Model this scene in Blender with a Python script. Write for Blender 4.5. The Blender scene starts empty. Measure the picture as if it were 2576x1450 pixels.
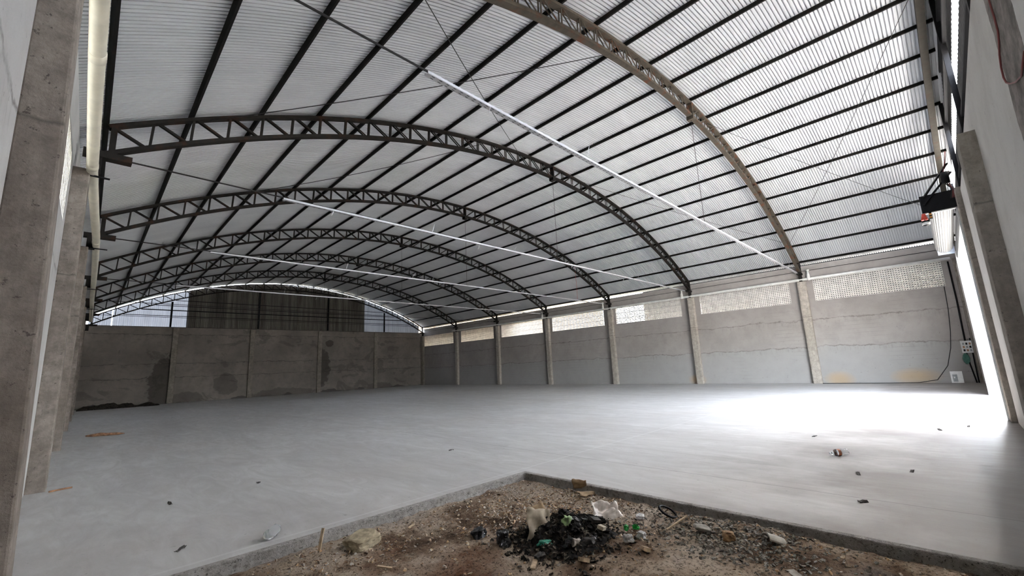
import bpy, math, random
from mathutils import Vector, Matrix, noise
R = random.Random(7)
S = bpy.context.scene
COL = S.collection
pi = math.pi

# ------------------------------------------------------------------ mesh helpers
class MB:
    def __init__(s): s.v, s.f, s.m = [], [], []
    def add(s, vs, fs, mi=0):
        n = len(s.v); s.v += [tuple(v) for v in vs]
        for f in fs: s.f.append(tuple(i + n for i in f)); s.m.append(mi)
        return s
    def box(s, x0, x1, y0, y1, z0, z1, mi=0):
        vs = [(x, y, z) for x in (x0, x1) for y in (y0, y1) for z in (z0, z1)]
        return s.add(vs, [(0,1,3,2),(4,6,7,5),(0,4,5,1),(2,3,7,6),(0,2,6,4),(1,5,7,3)], mi)
    def bar(s, a, b, w, h, up=(0,0,1), mi=0):
        a, b = Vector(a), Vector(b); d = (b - a).normalized(); u = Vector(up)
        sx = d.cross(u)
        if sx.length < 1e-4: sx = d.cross(Vector((1,0,0)))
        sx.normalize(); uz = sx.cross(d).normalized()
        vs = [p + sx*w*i/2 + uz*h*j/2 for p in (a, b) for i, j in ((-1,-1),(1,-1),(1,1),(-1,1))]
        return s.add(vs, [(0,1,2,3),(7,6,5,4),(0,4,5,1),(1,5,6,2),(2,6,7,3),(3,7,4,0)], mi)
    def tube(s, pts, r, n=10, cap=True, mi=0):
        pts = [Vector(p) for p in pts]; rs = r if isinstance(r, (list, tuple)) else [r]*len(pts)
        vs = []; ref = None
        for i, p in enumerate(pts):
            d = (pts[min(i+1, len(pts)-1)] - pts[max(i-1, 0)]).normalized()
            if ref is None:
                ref = d.cross(Vector((0,0,1)))
                if ref.length < .05: ref = d.cross(Vector((1,0,0)))
            ref = (ref - d*ref.dot(d)).normalized(); o = d.cross(ref)
            vs += [p + (ref*math.cos(t) + o*math.sin(t))*rs[i] for t in (2*pi*k/n for k in range(n))]
        fs = [(i*n+k, i*n+(k+1) % n, (i+1)*n+(k+1) % n, (i+1)*n+k) for i in range(len(pts)-1) for k in range(n)]
        if cap: fs += [tuple(range(n))[::-1], tuple((len(pts)-1)*n+k for k in range(n))]
        return s.add(vs, fs, mi)
    def lathe(s, prof, n=20, mi=0):
        vs = [(r*math.cos(2*pi*k/n), r*math.sin(2*pi*k/n), z) for r, z in prof for k in range(n)]
        m = len(prof)
        fs = [(i*n+k, i*n+(k+1) % n, (i+1)*n+(k+1) % n, (i+1)*n+k) for i in range(m-1) for k in range(n)]
        fs += [tuple(range(n))[::-1], tuple((m-1)*n+k for k in range(n))]
        return s.add(vs, fs, mi)
    def build(s, name, mats, parent=None, smooth=False, bevel=0, loc=None, rot=None):
        me = bpy.data.meshes.new(name); me.from_pydata(s.v, [], s.f)
        mats = mats if isinstance(mats, (list, tuple)) else [mats]
        for m in mats: me.materials.append(m)
        if len(mats) > 1: me.polygons.foreach_set('material_index', s.m)
        if smooth: me.polygons.foreach_set('use_smooth', [True]*len(me.polygons))
        me.update()
        o = bpy.data.objects.new(name, me); COL.objects.link(o)
        if parent: o.parent = parent
        if loc is not None: o.location = loc
        if rot is not None: o.rotation_euler = rot
        if bevel:
            b = o.modifiers.new('bevel', 'BEVEL'); b.width = bevel; b.segments = 2; b.limit_method = 'ANGLE'
        return o
def tag(o, label=None, cat=None, group=None, kind=None):
    for k, v in (('label', label), ('category', cat), ('group', group), ('kind', kind)):
        if v: o[k] = v
    return o
def empty(name, loc, label, cat, group=None, rot=(0,0,0)):
    o = bpy.data.objects.new(name, None); COL.objects.link(o); o.location = loc; o.rotation_euler = rot
    o.empty_display_size = .1
    return tag(o, label, cat, group)
def struct(o): o['kind'] = 'structure'; return o
def link_copy(o, parent):
    c = o.copy(); COL.objects.link(c); c.parent = parent; return c
def copy_tree(o, loc, rot, label, group):
    r = o.copy(); COL.objects.link(r); r.location = loc; r.rotation_euler = rot; tag(r, label, None, group)
    for ch in list(o.children):
        c = link_copy(ch, r)
        for g in list(ch.children): link_copy(g, c)
    return r
ORD = ['first','second','third','fourth','fifth','sixth','seventh','eighth','ninth','tenth','eleventh','twelfth',
       'thirteenth','fourteenth','fifteenth','sixteenth','seventeenth','eighteenth','nineteenth','twentieth','twenty-first']

# ------------------------------------------------------------------ materials
class NT:
    def __init__(s, name):
        s.mat = bpy.data.materials.new(name); s.mat.use_nodes = True
        s.t = s.mat.node_tree; s.n = s.t.nodes; s.b = s.n['Principled BSDF']
        s.co = s.n.new('ShaderNodeTexCoord').outputs['Object']
    def link(s, a, b): s.t.links.new(a, b)
    def setin(s, sock, v):
        if hasattr(v, 'default_value') or hasattr(v, 'is_output'): s.link(v, sock)
        else: sock.default_value = v
    def map(s, scale=(1,1,1), loc=(0,0,0), rot=(0,0,0), src=None):
        m = s.n.new('ShaderNodeMapping'); s.link(src or s.co, m.inputs[0])
        m.inputs['Scale'].default_value = scale; m.inputs['Location'].default_value = loc; m.inputs['Rotation'].default_value = rot
        return m.outputs[0]
    def noise(s, scale, detail=5, rough=.55, vec=None, dist=0):
        x = s.n.new('ShaderNodeTexNoise'); s.link(vec or s.co, x.inputs['Vector'])
        x.inputs['Scale'].default_value = scale; x.inputs['Detail'].default_value = detail
        x.inputs['Roughness'].default_value = rough; x.inputs['Distortion'].default_value = dist
        return x.outputs[0]
    def ramp(s, fac, *stops):
        r = s.n.new('ShaderNodeValToRGB'); s.link(fac, r.inputs[0]); e = r.color_ramp.elements
        while len(e) < len(stops): e.new(.5)
        for el, (p, c) in zip(e, stops):
            el.position = p; el.color = (c, c, c, 1) if isinstance(c, (int, float)) else (*c, 1)
        return r.outputs[0]
    def mix(s, fac, a, b, mode='MIX'):
        m = s.n.new('ShaderNodeMix'); m.data_type = 'RGBA'; m.blend_type = mode
        for sock, v in ((m.inputs[0], fac), (m.inputs[6], a), (m.inputs[7], b)):
            if isinstance(v, tuple): sock.default_value = (*v, 1)
            else: s.setin(sock, v)
        return m.outputs[2]
    def math(s, op, a, b=0, c=None):
        m = s.n.new('ShaderNodeMath'); m.operation = op
        s.setin(m.inputs[0], a); s.setin(m.inputs[1], b)
        if c is not None: s.setin(m.inputs[2], c)
        return m.outputs[0]
    def sep(s, v=None):
        x = s.n.new('ShaderNodeSeparateXYZ'); s.link(v or s.co, x.inputs[0]); return x.outputs
    def line(s, coord, at, w, fac=1.0):       # narrow soft mask around coord == at
        d = s.math('ABSOLUTE', s.math('SUBTRACT', coord, at))
        return s.math('MULTIPLY', s.math('SUBTRACT', 1.0, s.math('MINIMUM', s.math('DIVIDE', d, w), 1.0)), fac)
    def bump(s, h, strength=.3, dist=.02):
        b = s.n.new('ShaderNodeBump'); s.link(h, b.inputs['Height'])
        b.inputs['Strength'].default_value = strength; b.inputs['Distance'].default_value = dist
        s.link(b.outputs[0], s.b.inputs['Normal'])
    def out(s, col, rough=.8, metal=0, spec=.5):
        if isinstance(col, tuple): s.b.inputs['Base Color'].default_value = (*col, 1)
        else: s.link(col, s.b.inputs['Base Color'])
        s.setin(s.b.inputs['Roughness'], rough); s.b.inputs['Metallic'].default_value = metal
        s.b.inputs['Specular IOR Level'].default_value = spec
        return s.mat
def plain(name, col, rough=.6, metal=0, var=.15, scale=12, spec=.5):
    n = NT(name); f = n.noise(scale)
    k = tuple(c*(1-var) for c in col); l = tuple(min(1, c*(1+var)) for c in col)
    return n.out(n.ramp(f, (.35, k), (.65, l)), rough, metal, spec)

def m_floor():
    n = NT('floor_concrete'); x = n.sep()
    st = n.noise(1, 6, .6, n.map((.9, .22, 1), rot=(0,0,.5)), 1.5)
    sw = n.noise(1, 7, .65, n.map((3.2, .9, 1), rot=(0,0,.55)), 2.0)
    sp = n.noise(9, 3); fine = n.noise(60, 2)
    c = n.ramp(st, (.3, (.41,.40,.385)), (.5, (.49,.48,.462)), (.72, (.57,.56,.54)))
    c = n.mix(n.ramp(sw, (.35, .0), (.62, .45)), c, (.37,.355,.335))
    c = n.mix(n.ramp(n.noise(.35, 3), (.5, 0.), (.75, .5)), c, (.42,.38,.345))
    c = n.mix(n.ramp(n.noise(14, 2), (.70, 0.), (.74, .5)), c, (.13,.12,.11))
    c = n.mix(n.ramp(fine, (.3, .0), (.8, .22)), c, (.5,.5,.5))
    dirt_shade = n.math('ADD', n.math('MULTIPLY', x[1], -.17), n.math('MULTIPLY', n.noise(.45, 5, .6), 1.6))  # brown dirt by the front wall, deepened to paint in the door light's falloff
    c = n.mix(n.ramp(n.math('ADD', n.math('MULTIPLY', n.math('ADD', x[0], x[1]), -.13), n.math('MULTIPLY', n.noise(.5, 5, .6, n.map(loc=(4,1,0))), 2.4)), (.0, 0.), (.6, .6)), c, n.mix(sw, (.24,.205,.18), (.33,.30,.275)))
    c = n.mix(n.ramp(dirt_shade, (.0, 0.), (.4, .8)), c, n.mix(sw, (.17,.148,.13), (.25,.225,.205)))
    wob = n.math('MULTIPLY', n.math('SUBTRACT', n.noise(.8, 3), .5), .06)
    xx = n.math('ADD', x[0], wob); yy = n.math('ADD', x[1], wob)
    dark = n.math('ADD', n.line(xx, 6.76, .014), n.math('ADD', n.line(xx, 13.4, .012), n.line(xx, 20.2, .012)))
    c = n.mix(n.math('MULTIPLY', dark, .75), c, (.1,.095,.09))
    lt = n.math('ADD', n.line(yy, 7.02, .03), n.math('ADD', n.line(yy, 13.2, .03), n.line(yy, 19.3, .03)))
    c = n.mix(n.math('MULTIPLY', lt, .5), c, (.62,.62,.6))
    n.bump(n.noise(30, 4), .06, .01)
    return n.out(c, n.ramp(sw, (.3, .42), (.7, .62)), 0, .45)
def m_plaster(name, a, b, stain, lines, lower=None, axis=0, zone=None, blot=.0, crack=(.15,.135,.12), speck=.5):
    n = NT(name); x = n.sep(); z = x[2]
    big = n.noise(.5, 6, .62); med = n.noise(2.2, 6, .65); fine = n.noise(28, 4, .7)
    c = n.ramp(big, (.32, a), (.68, b))
    c = n.mix(n.ramp(med, (.45, 0.), (.75, .55)), c, stain)
    wob = n.math('MULTIPLY', n.math('SUBTRACT', n.noise(1.1, 6, .7), .5), .5)
    zz = n.math('ADD', z, wob)
    if lower:
        c = n.mix(n.ramp(zz, (0, .8), (lines[0]/10, .75), (lines[0]/10+.003, 0.)) if False else n.math('MULTIPLY', n.math('LESS_THAN', zz, lines[0]), .75), c, n.mix(med, lower, tuple(t*.85 for t in lower)))
    for h in lines:
        k = n.math('MULTIPLY', n.line(zz, h, .045), n.ramp(n.noise(3, 3), (.35, .25), (.6, .95)))
        c = n.mix(k, c, crack)
        drip = n.math('MULTIPLY', n.line(zz, h - .14, .16), n.ramp(n.noise(1, 4, .7, n.map((7,7,.7))), (.5, 0.), (.7, .4)))
        c = n.mix(drip, c, crack)
    if blot:
        m = n.ramp(n.noise(.55, 5, .6, n.map((1,1,1.4), (3.1,0,.7)), .6), (.57, 0.), (.60, blot))
        c = n.mix(m, c, tuple(t*.42 for t in a))
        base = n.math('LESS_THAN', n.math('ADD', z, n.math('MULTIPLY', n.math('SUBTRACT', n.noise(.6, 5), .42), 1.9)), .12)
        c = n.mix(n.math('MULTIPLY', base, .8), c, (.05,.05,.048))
    c = n.mix(n.ramp(n.noise(9, 4, .7), (.66, 0.), (.70, speck)), c, crack)
    c = n.mix(n.ramp(fine, (.3, 0.), (.8, .25)), c, b)
    if zone: c = zone(n, c, x, med, fine)
    n.bump(n.math('ADD', n.math('MULTIPLY', med, .6), n.math('MULTIPLY', fine, .25)), .35, .02)
    return n.out(c, .9, 0, .2)
def m_column(name, a, b):
    n = NT(name); x = n.sep(); z = x[2]
    c = n.ramp(n.noise(1.6, 6, .6, n.map((1,1,.5))), (.3, a), (.7, b))
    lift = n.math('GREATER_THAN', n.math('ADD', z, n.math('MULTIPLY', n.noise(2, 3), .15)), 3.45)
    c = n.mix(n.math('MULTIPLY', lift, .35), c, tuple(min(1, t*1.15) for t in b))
    c = n.mix(n.ramp(n.noise(1, 5, .7, n.map((9,9,.35))), (.5, 0.), (.75, .35)), c, tuple(t*.6 for t in a))
    c = n.mix(n.ramp(n.noise(5, 6, .75), (.4, .55), (.62, 0.)), c, tuple(t*.55 for t in a))
    c = n.mix(n.ramp(n.noise(17, 4, .75), (.62, 0.), (.67, .75)), c, (.06,.05,.045))
    c = n.mix(n.line(n.math('ADD', z, n.math('MULTIPLY', n.noise(9, 3), .07)), 3.5, .022, .7), c, (.1,.09,.08))
    n.bump(n.noise(22, 5, .7), .4, .02)
    return n.out(c, .88, 0, .2)
def m_dirt():
    n = NT('dirt'); 
    c = n.ramp(n.noise(1.1, 7, .62), (.33, (.06,.036,.022)), (.43, (.20,.135,.09)), (.52, (.42,.33,.245)), (.68, (.56,.475,.385)))
    c = n.mix(n.ramp(n.noise(.7, 4, .6, n.map(loc=(5,2,0))), (.55, 0.), (.68, .6)), c, (.16,.055,.02))
    c = n.mix(n.ramp(n.noise(.9, 4, .6, n.map(loc=(1,7,0))), (.55, 0.), (.7, .65)), c, (.32,.30,.28))
    c = n.mix(n.ramp(n.noise(35, 4, .75), (.52, 0.), (.62, .75)), c, (.016,.012,.01))
    c = n.mix(n.ramp(n.noise(48, 3, .7, n.map(loc=(3,3,3))), (.62, 0.), (.68, .7)), c, (.38,.32,.26))
    n.bump(n.noise(26, 6, .75), .9, .05)
    return n.out(c, .95, 0, .15)
def m_roof():
    n = NT('galvalume_sheet'); x = n.sep()
    sheet = n.noise(1, 1, .5, n.map((.05, 1.2, .05)))
    c = n.ramp(n.noise(1, 4, .6, n.map((.35, 1.0, .35))), (.3, (.60,.62,.64)), (.7, (.72,.74,.76)))
    c = n.mix(n.ramp(sheet, (.4, .0), (.6, .3)), c, (.56,.58,.61))
    n.bump(n.noise(.9, 3, .5, n.map((1, 3, 1))), .10, .03)
    return n.out(c, n.ramp(n.noise(2.4, 4), (.3, .5), (.7, .62)), .12, .3)
def m_steel(name, a, rust, amt):
    n = NT(name)
    c = n.mix(n.ramp(n.noise(2.5, 5, .65), (.60 - amt*.3, 0.), (.72 - amt*.3, .9)), n.ramp(n.noise(8), (.3, a), (.7, tuple(t*1.5 for t in a))), rust)
    return n.out(c, .65, .0, .15)
def m_gable():
    n = NT('weathered_sheet')
    c = n.ramp(n.noise(1, 6, .7, n.map((2.6, 2.6, .12))), (.35, (.07,.066,.058)), (.5, (.15,.142,.125)), (.66, (.235,.225,.20)))
    c = n.mix(n.ramp(n.noise(1, 4, .6, n.map((1.3,1.3,.1), (4,0,0))), (.6, 0.), (.7, .5)), c, (.075,.058,.042))
    return n.out(c, .85, 0, .2)
def m_clear(name, col, rough=.08):
    n = NT(name); n.b.inputs['Transmission Weight'].default_value = .9; n.b.inputs['IOR'].default_value = 1.12
    return n.out(col, rough, 0, .5)
def m_chips(name, *cols):
    n = NT(name); v = n.n.new('ShaderNodeTexVoronoi'); v.inputs['Scale'].default_value = 38; n.link(n.co, v.inputs['Vector'])
    w = n.n.new('ShaderNodeTexWhiteNoise'); n.link(v.outputs['Position'], w.inputs['Vector'])
    k = len(cols); r = n.ramp(w.outputs['Value'], *[(i/k, c) for i, c in enumerate(cols)])
    n.n[-1].color_ramp.interpolation = 'CONSTANT'
    return n.out(n.mix(n.ramp(n.noise(60, 3), (.4, 0.), (.7, .4)), r, tuple(t*.3 for t in cols[0])), .9, 0, .12)
def m_tray():
    n = NT('perforated_tray'); x = n.sep()
    fx = n.math('ABSOLUTE', n.math('SUBTRACT', n.math('FRACT', n.math('DIVIDE', x[0], .13)), .5))
    h = n.math('MULTIPLY', n.math('LESS_THAN', fx, .19), n.math('LESS_THAN', n.math('ABSOLUTE', n.math('SUBTRACT', n.math('ABSOLUTE', x[1]), .022)), .009))
    c = n.mix(n.math('MULTIPLY', h, .85), n.ramp(n.noise(5), (.3, (.40,.40,.41)), (.7, (.50,.50,.51))), (.04,.04,.04))
    return n.out(c, .45, .2)

def zone_front(n, c, x, med, fine):     # unplastered strip of the front wall
    wob = n.math('MULTIPLY', n.math('SUBTRACT', n.noise(3, 5), .5), .22)
    d = n.math('ABSOLUTE', n.math('SUBTRACT', n.math('ADD', x[0], wob), 5.48))
    m = n.math('LESS_THAN', d, .46)
    return n.mix(n.math('MULTIPLY', m, .9), c, n.ramp(n.noise(5, 6, .7), (.35, (.08,.066,.055)), (.65, (.27,.235,.21))))
def zone_right(n, c, x, med, fine):     # ochre stains near the foot of the wall, faint block courses
    for y0, z0, sx, sz in ((3.35, .3, 1.1, .5), (6.2, .2, .8, .5), (13.4, .25, .7, .4)):
        dy = n.math('DIVIDE', n.math('SUBTRACT', x[1], y0), sx); dz = n.math('DIVIDE', n.math('SUBTRACT', x[2], z0), sz)
        d = n.math('ADD', n.math('ADD', n.math('MULTIPLY', dy, dy), n.math('MULTIPLY', dz, dz)), n.math('MULTIPLY', med, .5))
        c = n.mix(n.ramp(d, (.0, .6), (.4, .4), (1., 0.)), c, (.50,.31,.12))
    course = n.math('ABSOLUTE', n.math('SUBTRACT', n.math('FRACT', n.math('DIVIDE', n.math('ADD', x[2], n.math('MULTIPLY', med, .06)), .2)), .5))
    k = n.math('MULTIPLY', n.math('LESS_THAN', course, .06), n.ramp(n.noise(.6, 3), (.5, 0.), (.65, .35)))
    return n.mix(k, c, (.22,.20,.19))

def zone_back(n, c, x, med, fine):      # damp stains beside two columns
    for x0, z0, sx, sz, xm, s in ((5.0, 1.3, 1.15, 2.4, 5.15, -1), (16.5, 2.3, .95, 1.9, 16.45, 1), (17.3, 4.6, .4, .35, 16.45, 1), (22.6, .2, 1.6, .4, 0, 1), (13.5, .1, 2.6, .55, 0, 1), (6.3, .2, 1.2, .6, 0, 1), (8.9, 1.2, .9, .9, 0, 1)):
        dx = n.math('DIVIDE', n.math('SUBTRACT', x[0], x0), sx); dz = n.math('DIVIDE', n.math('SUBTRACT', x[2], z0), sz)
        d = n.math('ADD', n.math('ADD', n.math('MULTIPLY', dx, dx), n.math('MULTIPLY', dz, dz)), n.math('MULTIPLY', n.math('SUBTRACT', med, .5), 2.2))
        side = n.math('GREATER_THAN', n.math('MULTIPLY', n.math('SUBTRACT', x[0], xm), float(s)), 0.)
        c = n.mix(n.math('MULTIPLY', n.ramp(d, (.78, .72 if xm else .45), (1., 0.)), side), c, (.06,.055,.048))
    return c

M = {}
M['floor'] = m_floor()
n_ = NT('broken_slab_edge'); c_ = n_.ramp(n_.noise(16, 6, .75), (.30, (.16,.145,.125)), (.45, (.47,.445,.41)), (.65, (.60,.58,.55)))
n_.bump(n_.noise(30, 6, .8), 1.0, .05); M['slab_edge'] = n_.out(n_.mix(n_.ramp(n_.noise(45, 3, .7), (.6, 0.), (.66, .8)), c_, (.05,.042,.036)), .95, 0, .1)
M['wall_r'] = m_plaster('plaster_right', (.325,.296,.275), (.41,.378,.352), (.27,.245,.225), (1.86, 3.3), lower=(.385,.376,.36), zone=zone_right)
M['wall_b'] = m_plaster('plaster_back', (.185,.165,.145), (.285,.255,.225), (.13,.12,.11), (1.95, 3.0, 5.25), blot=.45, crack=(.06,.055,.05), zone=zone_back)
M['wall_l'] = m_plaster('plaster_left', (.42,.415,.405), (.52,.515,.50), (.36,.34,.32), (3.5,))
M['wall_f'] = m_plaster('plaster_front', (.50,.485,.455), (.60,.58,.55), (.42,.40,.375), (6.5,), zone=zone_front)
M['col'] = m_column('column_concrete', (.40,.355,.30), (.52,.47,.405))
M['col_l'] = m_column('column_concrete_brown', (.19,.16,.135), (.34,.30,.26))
M['col_b'] = m_column('column_concrete_dull', (.24,.215,.18), (.33,.30,.255))
M['col_f'] = m_column('column_concrete_dark', (.23,.20,.17), (.33,.30,.26))
M['vent'] = plain('vent_block', (.72,.695,.64), .85, var=.14, scale=3)
M['mortar'] = plain('mortar', (.30,.285,.265), .9)
M['dirt'] = m_dirt()
M['roof'] = m_roof()
M['gable'] = m_gable()
def m_trans(name, col, t):
    n = NT(name); n.out(n.ramp(n.noise(1, 4, .6, n.map((3,3,.2))), (.35, tuple(c*.75 for c in col)), (.65, col)), .5, 0, .3)
    tr = n.n.new('ShaderNodeBsdfTranslucent'); tr.inputs[0].default_value = (*col, 1); mx = n.n.new('ShaderNodeMixShader'); mx.inputs[0].default_value = t
    n.link(n.b.outputs[0], mx.inputs[1]); n.link(tr.outputs[0], mx.inputs[2]); n.link(mx.outputs[0], n.n['Material Output'].inputs[0]); return n.mat
M['gable_lt'] = m_trans('pale_sheet_right', (.42,.44,.48), .012)
M['gable_tr'] = m_trans('pale_sheet_left', (.55,.57,.62), .032)
M['front_sheet'] = plain('dark_front_sheet', (.055,.053,.05), .7, .2, .3, 3)
M['steel'] = m_steel('dark_steel', (.014,.0125,.011), (.04,.02,.012), .2)
M['steel_dk'] = m_steel('purlin_steel', (.006,.0055,.005), (.02,.009,.006), .1)
M['steel_br'] = m_steel('brown_primer_steel', (.068,.058,.045), (.13,.045,.02), .2)
M['steel_front'] = m_steel('beige_primer_steel', (.028,.025,.02), (.04,.023,.015), .15)
M['black'] = plain('black_paint', (.009,.009,.010), .6, 0, .15, 12, .12)
M['rod'] = plain('rod_steel', (.02,.018,.017), .5, .3)
M['cable'] = plain('black_cable', (.014,.013,.013), .6)
M['tray'] = m_tray()
M['galv'] = plain('galvanised', (.55,.56,.57), .45, .4, .1)
M['pvc'] = plain('cream_pvc', (.70,.655,.53), .45, 0, .08, 4)
M['pvc_w'] = plain('white_pvc', (.70,.69,.65), .5, 0, .08, 6)
M['alum'] = plain('shutter_slat', (.22,.22,.215), .45, .1, .06, 5)
M['plate_blue'] = plain('pale_blue_plate', (.42,.50,.62), .5)
M['white'] = plain('white_plastic', (.78,.78,.77), .5, 0, .06)
M['grey'] = plain('grey_plastic', (.30,.31,.32), .5)
M['red'] = plain('red_plastic', (.60,.06,.035), .4)
M['orange'] = plain('orange_plastic', (.75,.33,.07), .5)
M['green_cloth'] = plain('green_cloth', (.07,.17,.13), .9)
M['redhose'] = plain('red_hose', (.17,.035,.03), .5)
M['char'] = plain('charred', (.010,.009,.008), .85, 0, .6, 30, .12)
M['soot'] = plain('sooty_paper', (.055,.05,.045), .85, 0, .6, 14)
M['blackbag'] = plain('black_bag', (.008,.008,.009), .3, 0, .3, 10)
M['card'] = plain('cardboard', (.30,.215,.13), .9, 0, .25, 12)
M['card_g'] = plain('grey_cardboard', (.34,.29,.215), .9, 0, .25, 9)
M['wood'] = plain('pale_wood', (.46,.35,.23), .85, 0, .3, 20)
M['bark'] = plain('brown_stick', (.33,.18,.10), .9, 0, .5, 14)
M['stone_y'] = plain('yellowish_stone', (.30,.25,.165), .9, 0, .35, 16)
M['stone_g'] = plain('grey_mortar_lump', (.27,.25,.215), .9, 0, .3, 14)
M['stone_o'] = plain('brick_lump', (.24,.145,.07), .9, 0, .35, 14)
M['tile'] = plain('grey_tile', (.36,.34,.29), .85, 0, .2, 14)
M['paper'] = plain('white_paper', (.45,.44,.43), .8, 0, .1, 10)
M['bag_cl'] = plain('cloudy_bag', (.50,.45,.40), .35, 0, .2, 14)
M['teal'] = plain('teal_bag', (.03,.24,.16), .35, 0, .3, 30)
M['palegreen'] = plain('pale_green_bag', (.20,.29,.13), .45, 0, .4, 14)
M['green'] = plain('green_glass', (.02,.27,.045), .12, 0, .3, 20)
M['clear'] = m_clear('clear_bottle', (.93,.96,.98))
M['lab'] = plain('bottle_label', (.36,.11,.04), .5)
M['chips'] = m_chips('rubble', (.46,.38,.29), (.30,.21,.135), (.55,.50,.44), (.20,.115,.065), (.48,.31,.17), (.10,.08,.062), (.50,.40,.28), (.30,.265,.23))
M['chips_g'] = m_chips('gravel', (.20,.19,.165), (.13,.12,.10), (.30,.285,.255), (.085,.075,.06), (.25,.225,.185))
M['scrap'] = m_chips('burnt_scraps', (.012,.010,.008), (.03,.025,.019), (.006,.006,.006), (.075,.064,.05), (.014,.012,.01), (.14,.12,.092), (.04,.032,.024))
M['yard'] = plain('yard_soil', (.13,.12,.085), .95, 0, .25, 1)
M['outside'] = plain('outside_paving', (.34,.32,.29), .9, 0, .1, 1)
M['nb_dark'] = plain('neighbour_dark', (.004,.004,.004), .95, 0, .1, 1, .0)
M['nb_tan'] = plain('neighbour_tan', (.26,.18,.105), .9)

# ------------------------------------------------------------------ dimensions (metres, X across the hall, Y along it)
W, Y0, YB = 27.85, 1.28, 44.5
XC, ZA, RR, ARC = 14.08, 10.017, 27.874, 1.431
def arc(th, dr=0): return (XC + (RR+dr)*math.sin(th), ZA - RR + (RR+dr)*math.cos(th))
def arc_z(x, dr=0): return ZA - RR + math.sqrt((RR+dr)**2 - (x-XC)**2)
TR = [7.12, 13.18, 19.18, 25.33, 31.5, 37.81, 44.19]        # truss positions at the right wall
TL = [6.5, 12.44, 18.55, 25.32, 31.55, 37.7, 44.15]         # and at the left wall
WIN = [(1.72,6.64),(7.74,12.68),(13.88,18.81),(19.83,24.9),(25.98,31.12),(32.2,37.24),(38.55,44.05)]
WINL = [(1.8,5.75),(6.95,11.8),(13.0,17.9),(19.1,24.7),(25.9,31.0),(32.2,37.1),(38.2,43.9)]
PX, PY = 5.46, 6.82                                           # corner of the unpaved patch

# ------------------------------------------------------------------ setting
fl = MB()
def grid(x0, x1, y0, y1, z): fl.add([(x0,y0,z),(x1,y0,z),(x1,y1,z),(x0,y1,z)], [(0,1,2,3)])
grid(PX+.06, W, .9, PY+.06, 0); grid(0, W, PY+.06, YB, 0)
nE = 260
def edge(pts, nrm):     # broken slab edge: rough lip, rough face
    rows = []
    for i, (x, y) in enumerate(pts):
        a = noise.noise((x*9, y*9, 0)) * .018 + noise.noise((x*30, y*30, 3)) * .010
        b = noise.noise((x*14, y*14, 5)) * .022
        rows.append([(x - nrm[0]*.06, y - nrm[1]*.06, 0), (x + nrm[0]*a, y + nrm[1]*a, -.003), (x + nrm[0]*(a+.004), y + nrm[1]*(a+.004), -.012),
                     (x + nrm[0]*b*.5, y + nrm[1]*b*.5, -.07), (x + nrm[0]*(b+.01), y + nrm[1]*(b+.01), -.13), (x + nrm[0]*(b+.03), y + nrm[1]*(b+.03), -.30)])
    vs = [p for r in rows for p in r]
    fl.add(vs, [(i*6+k, i*6+k+1, (i+1)*6+k+1, (i+1)*6+k) for i in range(len(rows)-1) for k in range(5)], 1)
edge([(PX, .9 + (PY+.06-.9)*i/nE) for i in range(nE+1)], (-1, 0))
edge([(PX+.06 - (PX+.06)*i/nE, PY) for i in range(nE+1)], (0, -1))
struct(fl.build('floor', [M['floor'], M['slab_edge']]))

def gz(x, y):       # height of the bare ground
    e = min(PX - x, PY - y, 2.0)
    h = -.12 + .035*noise.noise((x*1.1, y*1.1, 2)) + .022*noise.noise((x*3.3, y*3.3, 7)) + .018*noise.noise((x*9, y*9, 1)) + .009*noise.noise((x*24, y*24, 4))
    h += .07*math.exp(-(((x-5.12)/.38)**2 + ((y-3.75)/.75)**2)) + .03*math.exp(-(((x-4.9)/.5)**2 + ((y-5.1)/.5)**2))
    h += .02*math.exp(-((e-.15)/.2)**2)
    return min(h, -.035)
g = MB(); nx, ny = 250, 270
gx = [-.02 + (PX+.05)*i/nx for i in range(nx+1)]; gy = [1.0 + (PY+.03-1.0)*j/ny for j in range(ny+1)]
g.add([(x, y, gz(x, y)) for y in gy for x in gx], [(j*(nx+1)+i, j*(nx+1)+i+1, (j+1)*(nx+1)+i+1, (j+1)*(nx+1)+i) for j in range(ny) for i in range(nx)])
struct(g.build('dirt_ground', M['dirt'], smooth=True))

def side_wall(name, x0, x1, wins, mat, zt):
    w = MB(); w.box(x0, x1, .95, YB+.2, -.3, 4.27); w.box(x0, x1, .95, YB+.2, 5.42, zt)
    ys = [.95] + [t for p in wins for t in p] + [YB+.2]
    for a, b in zip(ys[::2], ys[1::2]): w.box(x0, x1, a, b, 4.27, 5.42)
    return struct(w.build(name, mat))
side_wall('wall_right', W, W+.18, WIN, M['wall_r'], 6.24)
side_wall('wall_left', -.15, .03, WINL, M['wall_l'], 6.27)
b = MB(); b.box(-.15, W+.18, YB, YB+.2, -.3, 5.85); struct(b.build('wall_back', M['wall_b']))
b = MB(); b.box(-.15, 14.55, 1.0, Y0, -.3, 5.03); b.box(21.2, W+.18, 1.0, Y0, -.3, 5.03); b.box(14.55, 21.2, 1.0, Y0, 4.75, 5.03)
struct(b.build('wall_front', M['wall_f']))
b = MB(); b.box(-.15, W+.18, .98, 1.2, 5.03, 5.16); struct(b.build('trim_front', M['steel']))

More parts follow.
